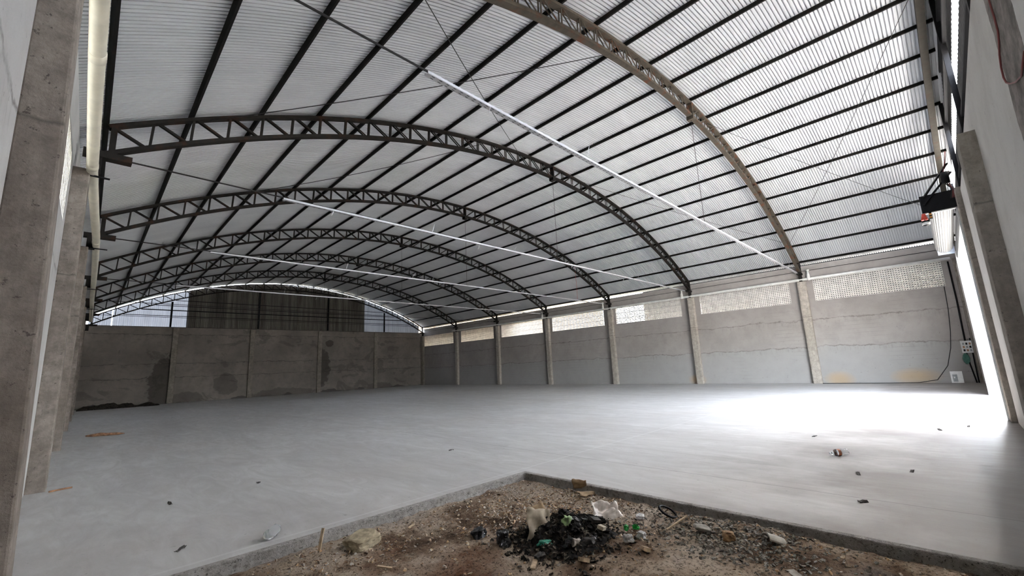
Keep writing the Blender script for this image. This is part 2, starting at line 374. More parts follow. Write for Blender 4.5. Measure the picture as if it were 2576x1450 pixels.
# ventilation block screens in the side walls
def vent_screen(n_blocks, y0, y1):
    m = MB(); bw = (y1-y0)/n_blocks; bh = 1.15/3; d = .045
    for i in range(n_blocks):
        for j in range(3):
            a0 = y0 + i*bw + .006; c0 = 4.27 + j*bh + .006; bw_, bh_ = bw-.012, bh-.012
            ys = [a0]; zs = [c0]
            for k in range(4):
                cy = a0 + bw_*(k+.5)/4; cz = c0 + bh_*(k+.5)/4
                ys += [cy-.030, cy+.030]; zs += [cz-.019, cz+.019]
            ys.append(a0+bw_); zs.append(c0+bh_)
            n0 = len(m.v)
            for x in (0, d): m.v += [(x, y, z) for z in zs for y in ys]
            I = lambda s, r, c: n0 + s*100 + r*10 + c
            for r in range(9):
                for c in range(9):
                    if r % 2 and c % 2:
                        for (p, q) in (((r,c),(r,c+1)), ((r,c+1),(r+1,c+1)), ((r+1,c+1),(r+1,c)), ((r+1,c),(r,c))):
                            m.f.append((I(0,*p), I(0,*q), I(1,*q), I(1,*p))); m.m.append(0)
                    else:
                        m.f.append((I(0,r,c), I(0,r+1,c), I(0,r+1,c+1), I(0,r,c+1))); m.m.append(0)
                        m.f.append((I(1,r,c), I(1,r,c+1), I(1,r+1,c+1), I(1,r+1,c))); m.m.append(0)
    for i in range(n_blocks+1):
        y = y0 + i*bw; m.box(.006, d-.006, max(y-.007, y0), min(y+.007, y1), 4.27, 5.42, 1)
    for j in range(4):
        z = 4.27 + j*bh; m.box(.006, d-.006, y0, y1, max(z-.007, 4.27), min(z+.007, 5.42), 1)
    return m
for i, (a, c) in enumerate(WIN): struct(vent_screen(13, a, c).build('window_%d' % (i+1), [M['vent'], M['mortar']], loc=(W+.004, 0, 0)))
for i, (a, c) in enumerate(WINL): struct(vent_screen(13, a, c).build('window_%d' % (i+8), [M['vent'], M['mortar']], loc=(-.02, 0, 0)))

# corrugated vault roof
rf = MB(); ya, yb, pit = .72, 44.56, .0875; prof = []
for k in range(int((yb-ya)/pit)):
    y = ya + k*pit; prof += [(y, .102), (y+.0600, .102), (y+.0605, .161), (y+.0870, .161)]
th0 = math.asin((W+.24-XC)/RR); na = 60
thl = math.asin((XC+.13)/RR); ths = [-thl + (th0+thl)*i/na for i in range(na+1)]
np_ = len(prof)
rf.add([(*[arc(t, dr)[0]], y, arc(t, dr)[1]) for t in ths for (y, dr) in prof],
       [(i*np_+k, i*np_+k+1, (i+1)*np_+k+1, (i+1)*np_+k) for i in range(na) for k in range(np_-1)])
struct(rf.build('ceiling', M['roof']))

# corrugated gable sheets
def siding(x0, x1, y, z0, ztop, d=.03, p=.12):
    m = MB(); n = max(2, int((x1-x0)/p*4)); pts = []
    for i in range(n+1):
        x = x0 + (x1-x0)*i/n; k = i % 4
        pts.append((x, y + (d if k in (1, 2) else 0), z0 if not callable(z0) else z0(x), ztop(x)))
    m.add([(x, yy, z) for (x, yy, za, zb) in pts for z in (za, max(zb, za+.01))], [(2*i, 2*i+2, 2*i+3, 2*i+1) for i in range(n)])
    return m
gt = lambda x: arc_z(x, -.02)
bs = empty('gable_siding', (0, YB, 5.851), 'tall corrugated gable cladding above the back wall, rusty brown centre and pale ends', 'wall cladding')
for nm, x0, x1, mt in (('pale_sheet', .3, 1.5, M['gable_tr']), ('pale_sheet', 1.55, 5.98, M['gable_tr']), ('rusty_sheet', 5.9, 20.85, M['gable']), ('pale_sheet', 20.78, 27.4, M['gable_lt'])):
    siding(x0, x1, .02, 0, lambda x: gt(x)-5.85).build(nm, mt, bs)
fr = empty('gable_rails', (0, YB-.08, 5.85), 'black steel posts and rails carrying the cladding above the back wall', 'steel frame')
for x in (4.9, 11.0, 17.05, 23.05): MB().box(x-.06, x+.06, -.05, .05, 0, arc_z(x, -.6)-5.85).build('post', M['black'], fr)
def rail_x(z):
    h = RR - .55; q = h*h - (z - ZA + RR)**2; s = math.sqrt(max(q, 1)); return XC - s, XC + s
for z in (6.7, 7.15, 7.5, 7.95):
    x0, x1 = rail_x(z); MB().box(x0, x1, -.03, .03, z-5.85-(.035 if z == 7.15 else .02), z-5.85+(.035 if z == 7.15 else .02)).build('rail', M['black'], fr)
fs = empty('front_gable_siding', (0, .86, 5.0), 'dark corrugated cladding above the front wall with a bright open strip', 'wall cladding')
siding(0, W, 0, -.05, lambda x: min(2.87, arc_z(x, .1)-5.0), .008, .2).build('lower_sheet', M['front_sheet'], fs)
siding(4.0, 24.1, 0, 3.42, lambda x: arc_z(x, .12)-5.0, .008, .2).build('upper_sheet', M['front_sheet'], fs)
for x in (3.4, 9.2, 14.4, 19.6, 24.4): MB().box(x-.06, x+.06, .06, .16, 0, arc_z(x, -.1)-5.0).build('post', M['black'], fs)
for z in (1.8, 3.7, 4.3):
    x0, x1 = rail_x(z+5.0); MB().box(max(x0, .3), min(x1, W-.3), .05, .12, z-.04, z+.04).build('rail', M['black'], fs)

# ------------------------------------------------------------------ concrete columns
def column(name, x0, x1, y0, y1, h, mat, label, group, lean=0, bev=.05):
    m = MB(); n = 12; loop = lambda z: [(x0, y0), (x1, y0), (x1, y1), (x0, y1)]
    vs = []
    for i in range(n+1):
        z = -.15 + (h+.15)*i/n; k = lean*(1-z/h)
        vs += [(x + (k if x == x1 else 0), y, z) for x, y in loop(z)]
    m.add(vs, [(i*4+k, i*4+(k+1) % 4, (i+1)*4+(k+1) % 4, (i+1)*4+k) for i in range(n) for k in range(4)] + [(3,2,1,0), tuple(n*4+k for k in range(4))])
    return tag(m.build(name, mat, bevel=bev), label, 'column', group)
for i, y in enumerate(TR[:6]):
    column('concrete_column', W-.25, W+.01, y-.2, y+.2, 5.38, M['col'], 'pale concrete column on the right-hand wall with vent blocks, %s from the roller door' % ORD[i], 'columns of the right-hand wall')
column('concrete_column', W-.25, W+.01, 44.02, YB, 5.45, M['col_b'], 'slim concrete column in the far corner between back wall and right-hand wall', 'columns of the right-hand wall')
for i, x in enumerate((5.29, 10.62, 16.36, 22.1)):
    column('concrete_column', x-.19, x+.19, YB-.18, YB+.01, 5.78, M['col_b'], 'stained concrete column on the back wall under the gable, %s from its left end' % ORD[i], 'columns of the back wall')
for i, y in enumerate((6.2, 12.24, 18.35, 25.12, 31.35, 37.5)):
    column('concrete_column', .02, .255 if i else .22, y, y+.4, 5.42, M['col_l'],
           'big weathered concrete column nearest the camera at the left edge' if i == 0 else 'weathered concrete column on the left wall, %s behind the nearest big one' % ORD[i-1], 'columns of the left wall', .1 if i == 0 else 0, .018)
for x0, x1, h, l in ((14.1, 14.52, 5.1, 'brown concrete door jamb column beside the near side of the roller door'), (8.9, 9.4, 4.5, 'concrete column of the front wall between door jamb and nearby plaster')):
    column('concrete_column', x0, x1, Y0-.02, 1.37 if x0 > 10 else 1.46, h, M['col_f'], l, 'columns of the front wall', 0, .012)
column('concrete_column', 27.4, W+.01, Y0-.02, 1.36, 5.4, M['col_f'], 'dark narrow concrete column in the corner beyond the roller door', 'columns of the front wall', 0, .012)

# ------------------------------------------------------------------ arched trusses
NP = 40; dth = ARC/RR/2; D = .50
T = lambda i: (i - NP/2)*dth
def chord(dr, w, h, ext=0):
    m = MB(); vs = []
    n = NP*2
    for i in range(n+1):
        t = T(i/2)*(1 + ext/T(NP))
        for (a, s) in ((dr-h/2, -1), (dr-h/2, 1), (dr+h/2, 1), (dr+h/2, -1)):
            x, z = arc(t, a); vs.append((x, s*w/2, z))
    m.add(vs, [(i*4+k, i*4+(k+1) % 4, (i+1)*4+(k+1) % 4, (i+1)*4+k) for i in range(n) for k in range(4)] + [(0,1,2,3), tuple(n*4+k for k in range(4))[::-1]])
    return m
def strut(t0, r0, t1, r1):
    m = MB(); x0, z0 = arc(t0, r0); x1, z1 = arc(t1, r1); d = Vector((x1-x0, 0, z1-z0)).normalized()
    for s in (-1, 1): m.bar((x0, s*.035, z0), (x1, s*.035, z1), .012, .042, (-d.z, 0, d.x))
    return m
VB = [math.asin((arc(T(i))[0]-XC)/(RR-D))*1.0 for i in range(NP+1)]
def make_truss(mat, loc, rot, label):
    t = empty('roof_truss', loc, label, 'truss', 'arched trusses under the roof', rot)
    chord(-.04, .15, .07).build('top_chord', mat, t); chord(-D-.02, .15, .08, .0105).build('bottom_chord', mat, t)
    for i in range(NP+1):
        if 0 < i < NP: strut(T(i), -.06, VB[i], -D).build('vertical_strut', mat, t)
        if i < NP:
            a, b_ = (T(i), T(i+1)) if i < NP/2 else (T(i+1), T(i))
            k = .1*dth*(1 if i < NP/2 else -1)
            strut(a+k, -.06, VB[i+1 if i < NP/2 else i]-k, -D).build('diagonal_brace', mat, t)
    for s in (0, 1):
        x, z = arc(T(NP*s), -.3); sg = 1 if s else -1
        xt = arc(T(NP*s))[0] - .10*sg; m = MB(); m.box(xt-.045, xt+.045, -.09, .09, 5.8, 6.44)
        m.box(x-.28 if s else x-.42, x+.30 if s else x+.25, -.10, .10, 5.74, 5.86)
        m.box((x+.02 if s else x-.34), (x+.18 if s else x-.16), -.07, .07, 5.40, 5.75)
        m.build('end_bracket', M['steel'], t)
    x, z = arc(0, -.35)
    m = MB(); m.box(x-.09, x+.09, -.11, .11, z-.32, z-.18); m.box(x-.03, x+.03, -.09, .09, z-.25, z+.30); m.build('crown_joint', mat, t)
    MB().tube([(.55, 0, 5.80), (9, 0, 5.80), (18.5, 0, 5.78), (27.3, 0, 5.76)], .016, 6).build('tie_rod', M['rod'], t)
    MB().tube([(x, 0, z-.3), (x+.03, .02, 7.4), (x, 0, 5.8)], .007, 5).build('hanger_rod', M['rod'], t)
    return t
tl = ['nearest arched truss, beige and rusty, crossing the top of the view'] + ['dark arched roof truss, %s behind the rusty one nearest the camera' % ORD[i] for i in range(5)] + ['dark arched truss at the far end, against the back gable']
def pose(i): return (0, TL[i], 0), (0, 0, math.atan2(TR[i]-TL[i], W))
make_truss(M['steel_br'], *pose(0), tl[0])
t2 = make_truss(M['steel'], *pose(1), tl[1])
for i in range(2, 7): copy_tree(t2, *pose(i), tl[i], 'arched trusses under the roof')
ft = empty('front_rafter', (0, 1.22, 0), 'beige steel arch just inside the front wall at the upper right edge', 'rafter')
chord(-.04, .10, .10).build('top_chord', M['steel_front'], ft); chord(-D, .16, .12).build('bottom_chord', M['steel_front'], ft)
for i in range(1, NP): strut(T(i), -.08, T(i), -D+.05).build('vertical_strut', M['steel'], ft)

# purlins
pm = MB(); c_ = [(-.025,0),(.025,0),(.025,.014),(-.013,.014),(-.013,.084),(.025,.084),(.025,.098),(-.025,.098)]
n8 = len(c_); pm.add([(x, y, z) for y in (.95, YB+.05) for x, z in c_], [(k, (k+1) % n8, n8+(k+1) % n8, n8+k) for k in range(n8)] + [tuple(range(n8))[::-1], tuple(n8+k for k in range(n8))])
p0 = None
for j in range(21):
    th = (j-10)*ARC/RR; x, z = arc(th, .002)
    lab = ('long black roof purlin at the crown of the vault' if j == 10 else
           'long black roof purlin, %s up from the left eave' % ORD[j] if j < 10 else 'long black roof purlin, %s up from the right eave' % ORD[20-j])
    if p0 is None: p0 = o = pm.build('roof_purlin', M['steel_dk'])
    else: o = p0.copy(); COL.objects.link(o)
    o.location = (x, 0, z); o.rotation_euler = (0, th, 0); tag(o, lab, 'purlin', 'purlins of the vaulted roof')

# perforated cable trays hung under the ties, with wire hooks
def tray(i, xs, label):
    (lx, ly, lz), rt = pose(i); root = empty('cable_tray', (0, ly, 5.745), label, 'cable tray', 'cable trays below the trusses', rt)
    m = MB(); m.box(xs, 26.9, -.042, .042, -.006, 0); m.box(xs, 26.9, -.046, -.041, 0, .04); m.box(xs, 26.9, .041, .046, 0, .04); m.build('channel', M['tray'], root)
    k = 0; x = xs + 1.2
    while x < 25.8:
        s = .042 if k % 2 else -.042
        MB().tube([(x, s, .05), (x+.02, s*1.4, .13), (x+.05, s*2.2, .10 + .1*(k % 3))] if k % 3 else [(x, s, .0), (x-.03, s, -.10), (x-.06, s*1.5, -.16)], .006, 5).build('hook', M['galv'], root)
        x += 1.15 + R.random()*.9; k += 1
tray(0, 3.6, 'white perforated cable tray under the nearest truss, upper middle')
tray(1, 3.5, 'white perforated cable tray under the second truss, crossing the middle')
tray(2, 3.1, 'white perforated cable tray under the third truss')
tray(3, 3.0, 'thin white perforated cable tray under the fourth truss, in front of the gable')

# bracing cables
def cable(name, pts, r, label, cat='cable', mat=None, group=None, n=6): return tag(MB().tube(pts, r, n).build(name, mat or M['cable'], smooth=True), label, cat, group)
az = lambda x, d=-.06: arc_z(x, d)
def sag(a, b, s=.12, n=10): return [Vector(a).lerp(Vector(b), i/n) - Vector((0,0,1))*s*4*(i/n)*(1-i/n) for i in range(n+1)]
gB = 'bracing cables under the roof'
cable('bracing_cable', sag((1.9, 12.5, az(1.9)), (9.9, 6.7, az(9.9))), .010, 'thin bracing cable between the first two trusses, rising to the rusty one', 'cable', None, gB)
cable('bracing_cable', sag((12.1, 12.8, az(12.1)), (3.0, 6.6, az(3.0))), .010, 'thin bracing cable between the first two trusses, running down to the top edge', 'cable', None, gB)
cable('bracing_cable', sag((3.4, 18.6, az(3.4)), (10.2, 12.7, az(10.2)), .18), .010, 'thin bracing cable between the second and third trusses on the left', 'cable', None, gB)
cable('bracing_cable', sag((26.2, 7.1, az(26.2)), (13.3, 1.4, az(13.3, -.5))), .008, 'straight thin cable crossing the right roof bay from lower left to upper right', 'cable', None, gB)
cable('bracing_cable', sag((15.6, 6.9, az(15.6)), (25.9, 1.5, az(25.9))), .007, 'thin cable crossing the right roof bay down to the shutter box', 'cable', None, gB)
cable('bracing_cable', sag((15.5, 12.9, az(15.5)), (26.0, 7.2, az(26.0))), .007, 'thin cable across the second roof bay near the right wall', 'cable', None, gB)
cable('wall_wire', [(W-.03, 1.4, 5.93), (W-.03, 7, 5.95), (W-.03, 16, 5.93), (W-.03, 30, 5.92), (W-.03, 43.5, 5.92)], .012, 'thin dark wire along the top of the right-hand wall', 'wire')
cable('hanging_red_cord', [(23.6, 19.05, az(23.6)), (23.62, 19.0, 6.6), (23.6, 19.0, 5.83)], .008, 'thin red cord hanging from the third truss near the right wall', 'cord', M['red'])

# ------------------------------------------------------------------ drain pipes
def pipe(name, pts, r, mat, label, joints, group, straps=()):
    root = empty(name, pts[0], label, 'pipe', group); L = Vector(pts[0])
    MB().tube([Vector(p)-L for p in pts], r, 20).build('tube', mat, root, smooth=True)
    for p, d in joints:
        a = Vector(p)-L; d = Vector(d).normalized(); MB().tube([a-d*.09, a-d*.088, a+d*.088, a+d*.09], [r, r*1.05, r*1.05, r], 20).build('coupling', mat, root, smooth=True)
    return root
pl = [(.30, 1.4, 5.36), (.29, 4, 5.38), (.285, 7.4, 5.40), (.28, 9.5, 5.38), (.275, 12.3, 5.40), (.325, 14.4, 5.40), (.39, 17.0, 5.41), (.40, 18.4, 5.50), (.42, 21.6, 5.42), (.42, 25.2, 5.43), (.42, 28.2, 5.38), (.43, 31.4, 5.44), (.44, 35, 5.42), (.44, 38, 5.44)]
pipe('drain_pipe', pl, .078, M['pvc'], 'long cream plastic pipe along the left wall top, slung in black straps', [((.276, 12.0, 5.398), (0,1,0)), ((.395, 17.9, 5.46), (0,1,.05)), ((.42, 25.0, 5.43), (0,1,0)), ((.285, 8.4, 5.39), (0,1,0))], 'rain pipes of the hall')

for i, (x, y) in enumerate(((.275, 12.28), (.40, 18.4), (.42, 25.2), (.43, 31.4))):
    z = 5.33 if i != 1 else 5.41
    tag(MB().bar((.02, y, z-.005), (x+.24, y+.05, z-.005), .05, .02).build('pipe_strap', M['black']), 'black flat bar under the cream pipe at the left wall column, %s behind the nearest' % ORD[i], 'bracket', 'black bars under the left pipe')
pr_ = pipe('drain_pipe', [(27.70, 1.4, 5.46), (27.70, 7.2, 5.48), (27.70, 13.2, 5.47), (27.70, 19.2, 5.48), (27.70, 25.3, 5.48), (27.70, 31.5, 5.50), (27.70, 38.4, 5.52), (27.70, 38.55, 5.49)], .075, M['pvc_w'],
           'long off-white rain pipe above the vent blocks of the right-hand wall', [((27.70, y, 5.475), (0,1,0)) for y in (4.4, 10.3, 16.4, 22.0, 28)], 'rain pipes of the hall')
for i, y in enumerate((6.75, 13.7, 19.75, 25.8)):
    m = MB(); m.tube([(0,0,-.16), (0,0,.12), (.02,0,.22), (.02,0,.36)], [.085,.075,.05,.05], 16); m.lathe([(.0,.36),(.08,.365),(.08,.42),(.0,.43)], 16)
    tag(m.build('pipe_fitting', M['pvc_w'], smooth=True, loc=(27.68, y, 5.56)), 'white tee fitting standing on the right rain pipe beside its %s column' % ORD[i], 'pipe fitting', 'fittings on the right rain pipe')

# ------------------------------------------------------------------ roller door
dr = empty('door_1', (14.5, 1.6, 4.97), 'silver roller shutter rolled up over the bright doorway, black end plate and pale guides', 'roller door')
struct(dr)
m = MB(); n = 28
vs = []
for x in (.12, 6.72):
    for k in range(n*2):
        a = pi*k/n; r = .225 if k % 2 else .212; vs.append((x, .02 + r*math.cos(a), r*math.sin(a)))
m.add(vs, [(k, (k+1) % (2*n), 2*n + (k+1) % (2*n), 2*n+k) for k in range(2*n)] + [tuple(range(2*n))[::-1], tuple(2*n+k for k in range(2*n))])
m.build('shutter_roll', M['alum'], dr)
b = MB(); b.box(.0, .03, -.27, .36, -.22, .20); b.build('end_plate', M['black'], dr)
b = MB(); b.box(.0, .05, -.25, .36, -.25, -.225); b.build('plate_lip', M['white'], dr)
b = MB(); b.box(6.73, 6.78, -.22, .20, -.27, .17); b.build('far_plate', M['plate_blue'], dr)
b = MB(); b.box(.08, 6.70, -.275, -.245, -.47, -.05)
for k in range(6): b.box(.08, 6.70, -.245, -.238, -.46+.07*k, -.41+.07*k)
b.build('shutter_curtain', M['alum'], dr)
for x in (.03, 6.72): 
    b = MB(); b.box(x-.03, x+.05, -.31, -.20, -4.97, -.22); b.box(x+(.05 if x < 1 else -.045), x+(.065 if x < 1 else -.03), -.29, -.27, -4.97, -.3); b.box(x+(.05 if x < 1 else -.045), x+(.065 if x < 1 else -.03), -.235, -.215, -4.97, -.3); b.build('guide_rail', M['galv'], dr)
for a, c in (((.0, .28, .15), (.35, -.24, .95)), ((-.02, .30, -.02), (-.02, -.26, .62))): MB().bar(a, c, .05, .035).build('brace', M['black'], dr)
b = MB(); b.tube([(-.1, -.14, .36), (-.1, -.14, .62)], .07, 14); b.build('motor', M['black'], dr, smooth=True)
for k, (c, mt) in enumerate(((.0, 'redhose'), (.03, 'cable'), (-.03, 'redhose'))):
    MB().tube([(-.12+c, -.12, .6), (-.16+c, -.2, .85), (-.1+c, -.24, 1.1)], .012, 6).build('wire', M[mt], dr, smooth=True)
    MB().tube([(-.03, -.16+c, .36), (-.06, -.22, .2), (-.03, -.19+c, .0)], .012, 6).build('wire', M[mt], dr, smooth=True)
def on_plate(y, z): return (14.45, y, z)
al = empty('warning_lamp', on_plate(1.945, 4.73), 'small red warning horn under the black shutter end plate', 'warning lamp')
m = MB(); m.lathe([(.02,.0),(.035,-.01),(.04,-.05),(.065,-.15),(.06,-.16),(.0,-.10)], 16); m.build('horn', M['red'], al, smooth=True)
MB().box(-.015, .015, -.015, .015, -.01, .03).build('stem', M['black'], al)
o = MB(); o.box(-.03, .03, -.025, .025, -.16, .02); o.box(-.034, -.03, -.02, .02, -.07, -.03, 1); o.box(-.034, -.03, -.02, .02, -.14, -.10, 1)
tag(o.build('limit_switch', [M['black'], M['orange']], loc=on_plate(1.83, 4.73)), 'tiny black switch with two orange buttons beside the red horn', 'switch')
cm = empty('security_camera', on_plate(1.935, 4.50), 'small black and white security camera hanging below the red horn', 'camera')
MB().lathe([(.01,.06),(.06,.05),(.075,.0),(.06,-.055),(.02,-.075)], 18).build('housing', M['black'], cm, smooth=True)
MB().lathe([(.045,-.06),(.077,-.04),(.079,.0),(.07,.012),(.05,-.03)], 18).build('rim', M['white'], cm, smooth=True)
MB().tube([(0,0,.05),(0,.01,.09),(0,0,.12)], .012, 8).build('mount', M['white'], cm)

# ------------------------------------------------------------------ right front corner: meter box, conduits, cables, board
mb = empty('meter_box', (W-.06, 1.53, 1.27), 'white open electrical box on the wall beside the roller door', 'electrical box')
b = MB(); b.box(0, .06, -.17, .17, 0, .52); b.build('back_box', M['white'], mb)
for a in ((-.05, 0, -.17, -.15, 0, .52), (-.05, 0, .15, .17, 0, .52), (-.05, 0, -.15, .15, 0, .02), (-.05, 0, -.15, .15, .50, .52)): MB().box(*a).build('frame', M['white'], mb)
for k in range(9):
    y, z = -.11 + (k % 3)*.1, .07 + (k//3)*.14
    MB().box(-.03, 0, y-.03, y+.03, z, z+.09).build('breaker', M[('grey','black','bark')[(k*2+k//3) % 3]], mb)
for i, (ys, zs, l) in enumerate((((1.50, 1.50, 1.54), (5.35, 3.6, 1.78), 'black conduit rising from the electrical box to the white pipe'), ((1.58, 1.55, 1.47), (1.28, .8, .0), 'black conduit dropping from the electrical box to the floor'), ((1.38, 1.40, 1.41), (1.9, .9, .0), 'thin black conduit right of the electrical box, running to the floor'))):
    cable('conduit', [(W-.03, y, z) for y, z in zip(ys, zs)], (.03, .028, .022)[i], l, 'conduit', M['black'])
n = 26; vs = []; m = MB()
for k in range(n):
    a = 2*pi*k/n; r = .10*(1+.4*noise.noise((math.cos(a)*2, math.sin(a)*2, 3)))
    for z, f in ((.0, .3), (-.08, .8), (-.22, 1.1), (-.36, .9), (-.46, .35)): vs.append((W-.045+.04*math.cos(a)*f, 1.62 + r*math.sin(a)*f, 1.26+z))
m.add(vs, [(k*5+j, ((k+1) % n)*5+j, ((k+1) % n)*5+j+1, k*5+j+1) for k in range(n) for j in range(4)])
tag(m.build('green_cloth_bundle', M['green_cloth'], smooth=True), 'green cloth bundle hanging under the electrical box', 'cloth')
bd = empty('panel_board', (W-.10, 2.04, .0), 'white panel leaning against the foot of the right wall near the corner', 'panel', None, (0, .18, 0))
MB().box(-.012, .012, -.19, .19, 0, .50).build('sheet', M['white'], bd)
MB().box(-.04, -.012, -.02, .13, .05, .36).build('grey_box', M['grey'], bd); MB().box(-.06, -.04, .05, .10, .20, .26).build('knob', M['white'], bd)
cable('wall_cable', [(W-.03, 1.79, 4.25), (W-.03, 1.83, 3.2), (W-.03, 1.92, 2.2), (W-.035, 2.03, 1.5), (W-.04, 2.24, .75), (W-.07, 2.66, .14), (W-.15, 3.3, .02), (W-.22, 4.6, .015), (W-.28, 5.6, .02), (W-.30, 6.9, .015)], .014, 'black cable drooping down the right wall and along its foot to the first column')
cable('red_hose', [(5.65, Y0+.009, 4.55), (5.66, Y0+.009, 4.40), (5.65, Y0+.009, 4.25), (5.66, Y0+.009, 4.14), (5.74, Y0+.009, 4.08), (5.86, Y0+.009, 4.03), (5.94, Y0+.009, 3.95), (5.96, Y0+.009, 3.86), (5.90, Y0+.009, 3.78), (5.75, Y0+.009, 3.70), (5.55, Y0+.009, 3.62), (5.3, Y0+.009, 3.55), (5.0, Y0+.009, 3.6)], .0065, 'dark red cord looping on the rough plaster at the top right corner', 'cord', M['redhose'], None, 8)

# ------------------------------------------------------------------ litter on the slab
def frame(root_args, rot): return empty(*root_args, rot=rot)
def bottle(loc, rz, label, lab=True, crush=.25, ln=.30, r=.046):
    root = empty('plastic_bottle', loc, label, 'bottle', None, (0, pi/2, rz))
    prof = [(.012,0),(r*.8,.0),(r,.02),(r,ln*.3),(r*.86,ln*.38),(r,ln*.46),(r,ln*.68),(r*.6,ln*.86),(.014,ln*.92),(.014,ln)]
    m = MB(); nn = 18; vs = []
    for rr, z in prof:
        for k in range(nn):
            a = 2*pi*k/nn; q = rr*(1 + crush*noise.noise((math.cos(a)*1.4, math.sin(a)*1.4, z*14)) if rr > .02 else 1); vs.append((q*math.cos(a) - r, q*math.sin(a), z))
    m.add(vs, [(i*nn+k, i*nn+(k+1) % nn, (i+1)*nn+(k+1) % nn, (i+1)*nn+k) for i in range(len(prof)-1) for k in range(nn)] + [tuple(range(nn))[::-1]])
    m.build('body', M['clear'], root, smooth=True)
    MB().lathe([(.017, 0), (.017, .02)], 12).build('cap', M['white'] if lab else M['clear'], root, loc=(-r, 0, ln-.005))
    if lab: 
        m = MB(); m.tube([(-r, 0, ln*.46), (-r, 0, ln*.64)], r*1.06, 18, False); m.build('paper_label', M['lab'], root, smooth=True)
bottle((9.12, 3.38, .004), 2.5, 'crushed clear plastic bottle with a brown label lying on the right floor', True, .5, .29, .048)
bottle((1.98, 7.02, .004), .9, 'clear plastic bottle without label lying on the slab at lower left', False, .3, .25, .05)

def branch(pts, r, name, mat, label, cat): return tag(MB().tube(pts, r, 8).build(name, mat, smooth=True), label, cat)
def rock(size, seed, rough=.35, sub=3, flat=(1,1,1)):
    import bmesh
    bm = bmesh.new(); bmesh.ops.create_icosphere(bm, subdivisions=sub, radius=1)
    for v in bm.verts:
        p = v.co.copy(); q = Vector([max(-.72, min(.72, t)) for t in p])
        v.co = q*(1 + rough*noise.noise(p*1.5 + Vector((seed,0,0))) + rough*.35*noise.noise(p*5 + Vector((0,seed,0))))
        v.co = Vector((v.co.x*size*flat[0], v.co.y*size*flat[1], v.co.z*size*flat[2]))
    m = MB(); bm.verts.ensure_lookup_table(); m.add([v.co[:] for v in bm.verts], [[v.index for v in f.verts] for f in bm.faces]); bm.free(); return m
def crumple(w, h, seed, amp, t=.004, n=10, fold=0):     # a bent sheet with thickness
    m = MB(); A = []
    for s in (0, 1):
        for j in range(n+1):
            for i in range(n+1):
                u, v = i/n-.5, j/n-.5; ee = 1 + .12*noise.noise((u*4+seed, v*4, 9))
                z = amp*noise.noise((u*2.5+seed, v*2.5, 0)) + amp*.4*noise.noise((u*7, v*7+seed, 0)) + fold*abs(u)
                A.append((u*w*ee, v*h*ee, z + s*t))
    k = (n+1)**2; I = lambda s, i, j: s*k + j*(n+1) + i; F = []
    for j in range(n):
        for i in range(n):
            F.append((I(1,i,j), I(1,i+1,j), I(1,i+1,j+1), I(1,i,j+1))); F.append((I(0,i,j), I(0,i,j+1), I(0,i+1,j+1), I(0,i+1,j)))
    for i in range(n):
        F += [(I(0,i,0), I(0,i+1,0), I(1,i+1,0), I(1,i,0)), (I(0,i+1,n), I(0,i,n), I(1,i,n), I(1,i+1,n)), (I(0,0,i+1), I(0,0,i), I(1,0,i), I(1,0,i+1)), (I(0,n,i), I(0,n,i+1), I(1,n,i+1), I(1,n,i))]
    return m.add(A, F)
def drop(mbd, name, mat, x, y, dz, rot, label, cat, smooth=False, group=None):
    return tag(mbd.build(name, mat, smooth=smooth, loc=(x, y, dz if dz > .5 else gz(x, y) + dz), rot=rot), label, cat, group)

tag(MB().tube([(.72, 21.75, .03), (.9, 21.6, .035), (1.05, 21.55, .05), (1.2, 21.45, .04), (1.45, 21.35, .035), (1.62, 21.28, .03)], [.02,.05,.055,.045,.04,.01], 8).build('broken_plank', M['bark'], smooth=False), 'broken brown piece of wood on the floor near the left wall', 'wood')
tag(MB().tube([(.30, 12.10, .015), (.42, 12.16, .015), (.55, 12.2, .012)], .014, 6).build('brown_twig', M['bark']), 'thin brown twig at the foot of the left wall column', 'twig')
# heap of dark rubble in the far left corner
m = MB(); nn = 40; vs = []
for j in range(9):
    for i in range(nn+1):
        x = .3 + 4.3*i/nn; f = j/8
        h = .42*math.sin(pi*min(1, f*.62+.0))*(.45 + .75*noise.noise((x*1.3, 3, 1)) + .35*math.exp(-((x-1)/1.0)**2))*(1-abs(2*i/nn-1)**4)
        vs.append((x, 42.3 + 2.1*f, max(-.01, h + .10*noise.noise((x*4, f*6, 2))*(f > 0))))
m.add(vs, [(j*(nn+1)+i, j*(nn+1)+i+1, (j+1)*(nn+1)+i+1, (j+1)*(nn+1)+i) for j in range(8) for i in range(nn)])
tag(m.build('rubble_heap', M['scrap']), 'low dark heap of rubble along the foot of the back wall, left corner', 'rubble')
tag(MB().lathe([(.0,0),(.07,.0),(.08,.05),(.05,.10),(.0,.11)], 14).build('round_cap', M['white'], smooth=True, loc=(W-.10, 19.1, 5.382)), 'small white round cap on the right wall column between the brightest vent blocks', 'cap')
R.seed(11)
for (x, y) in ((5.9, 9.3), (7.9, 3.1), (6.6, 2.9), (10.7, 4.1), (8.4, 2.6), (12.5, 2.4), (2.6, 9.8), (13.2, 2.0), (1.35, 7.5), (1.5, 9.6)):
    a = R.random()*6
    tag(crumple(.10, .04, a, .02, .004, 4).build('leaf_scrap', M['soot'], loc=(x, y, .008), rot=(.1, .1, a)), 'tiny dark dry scrap lying on the open concrete floor', 'litter', 'dark scraps on the slab')

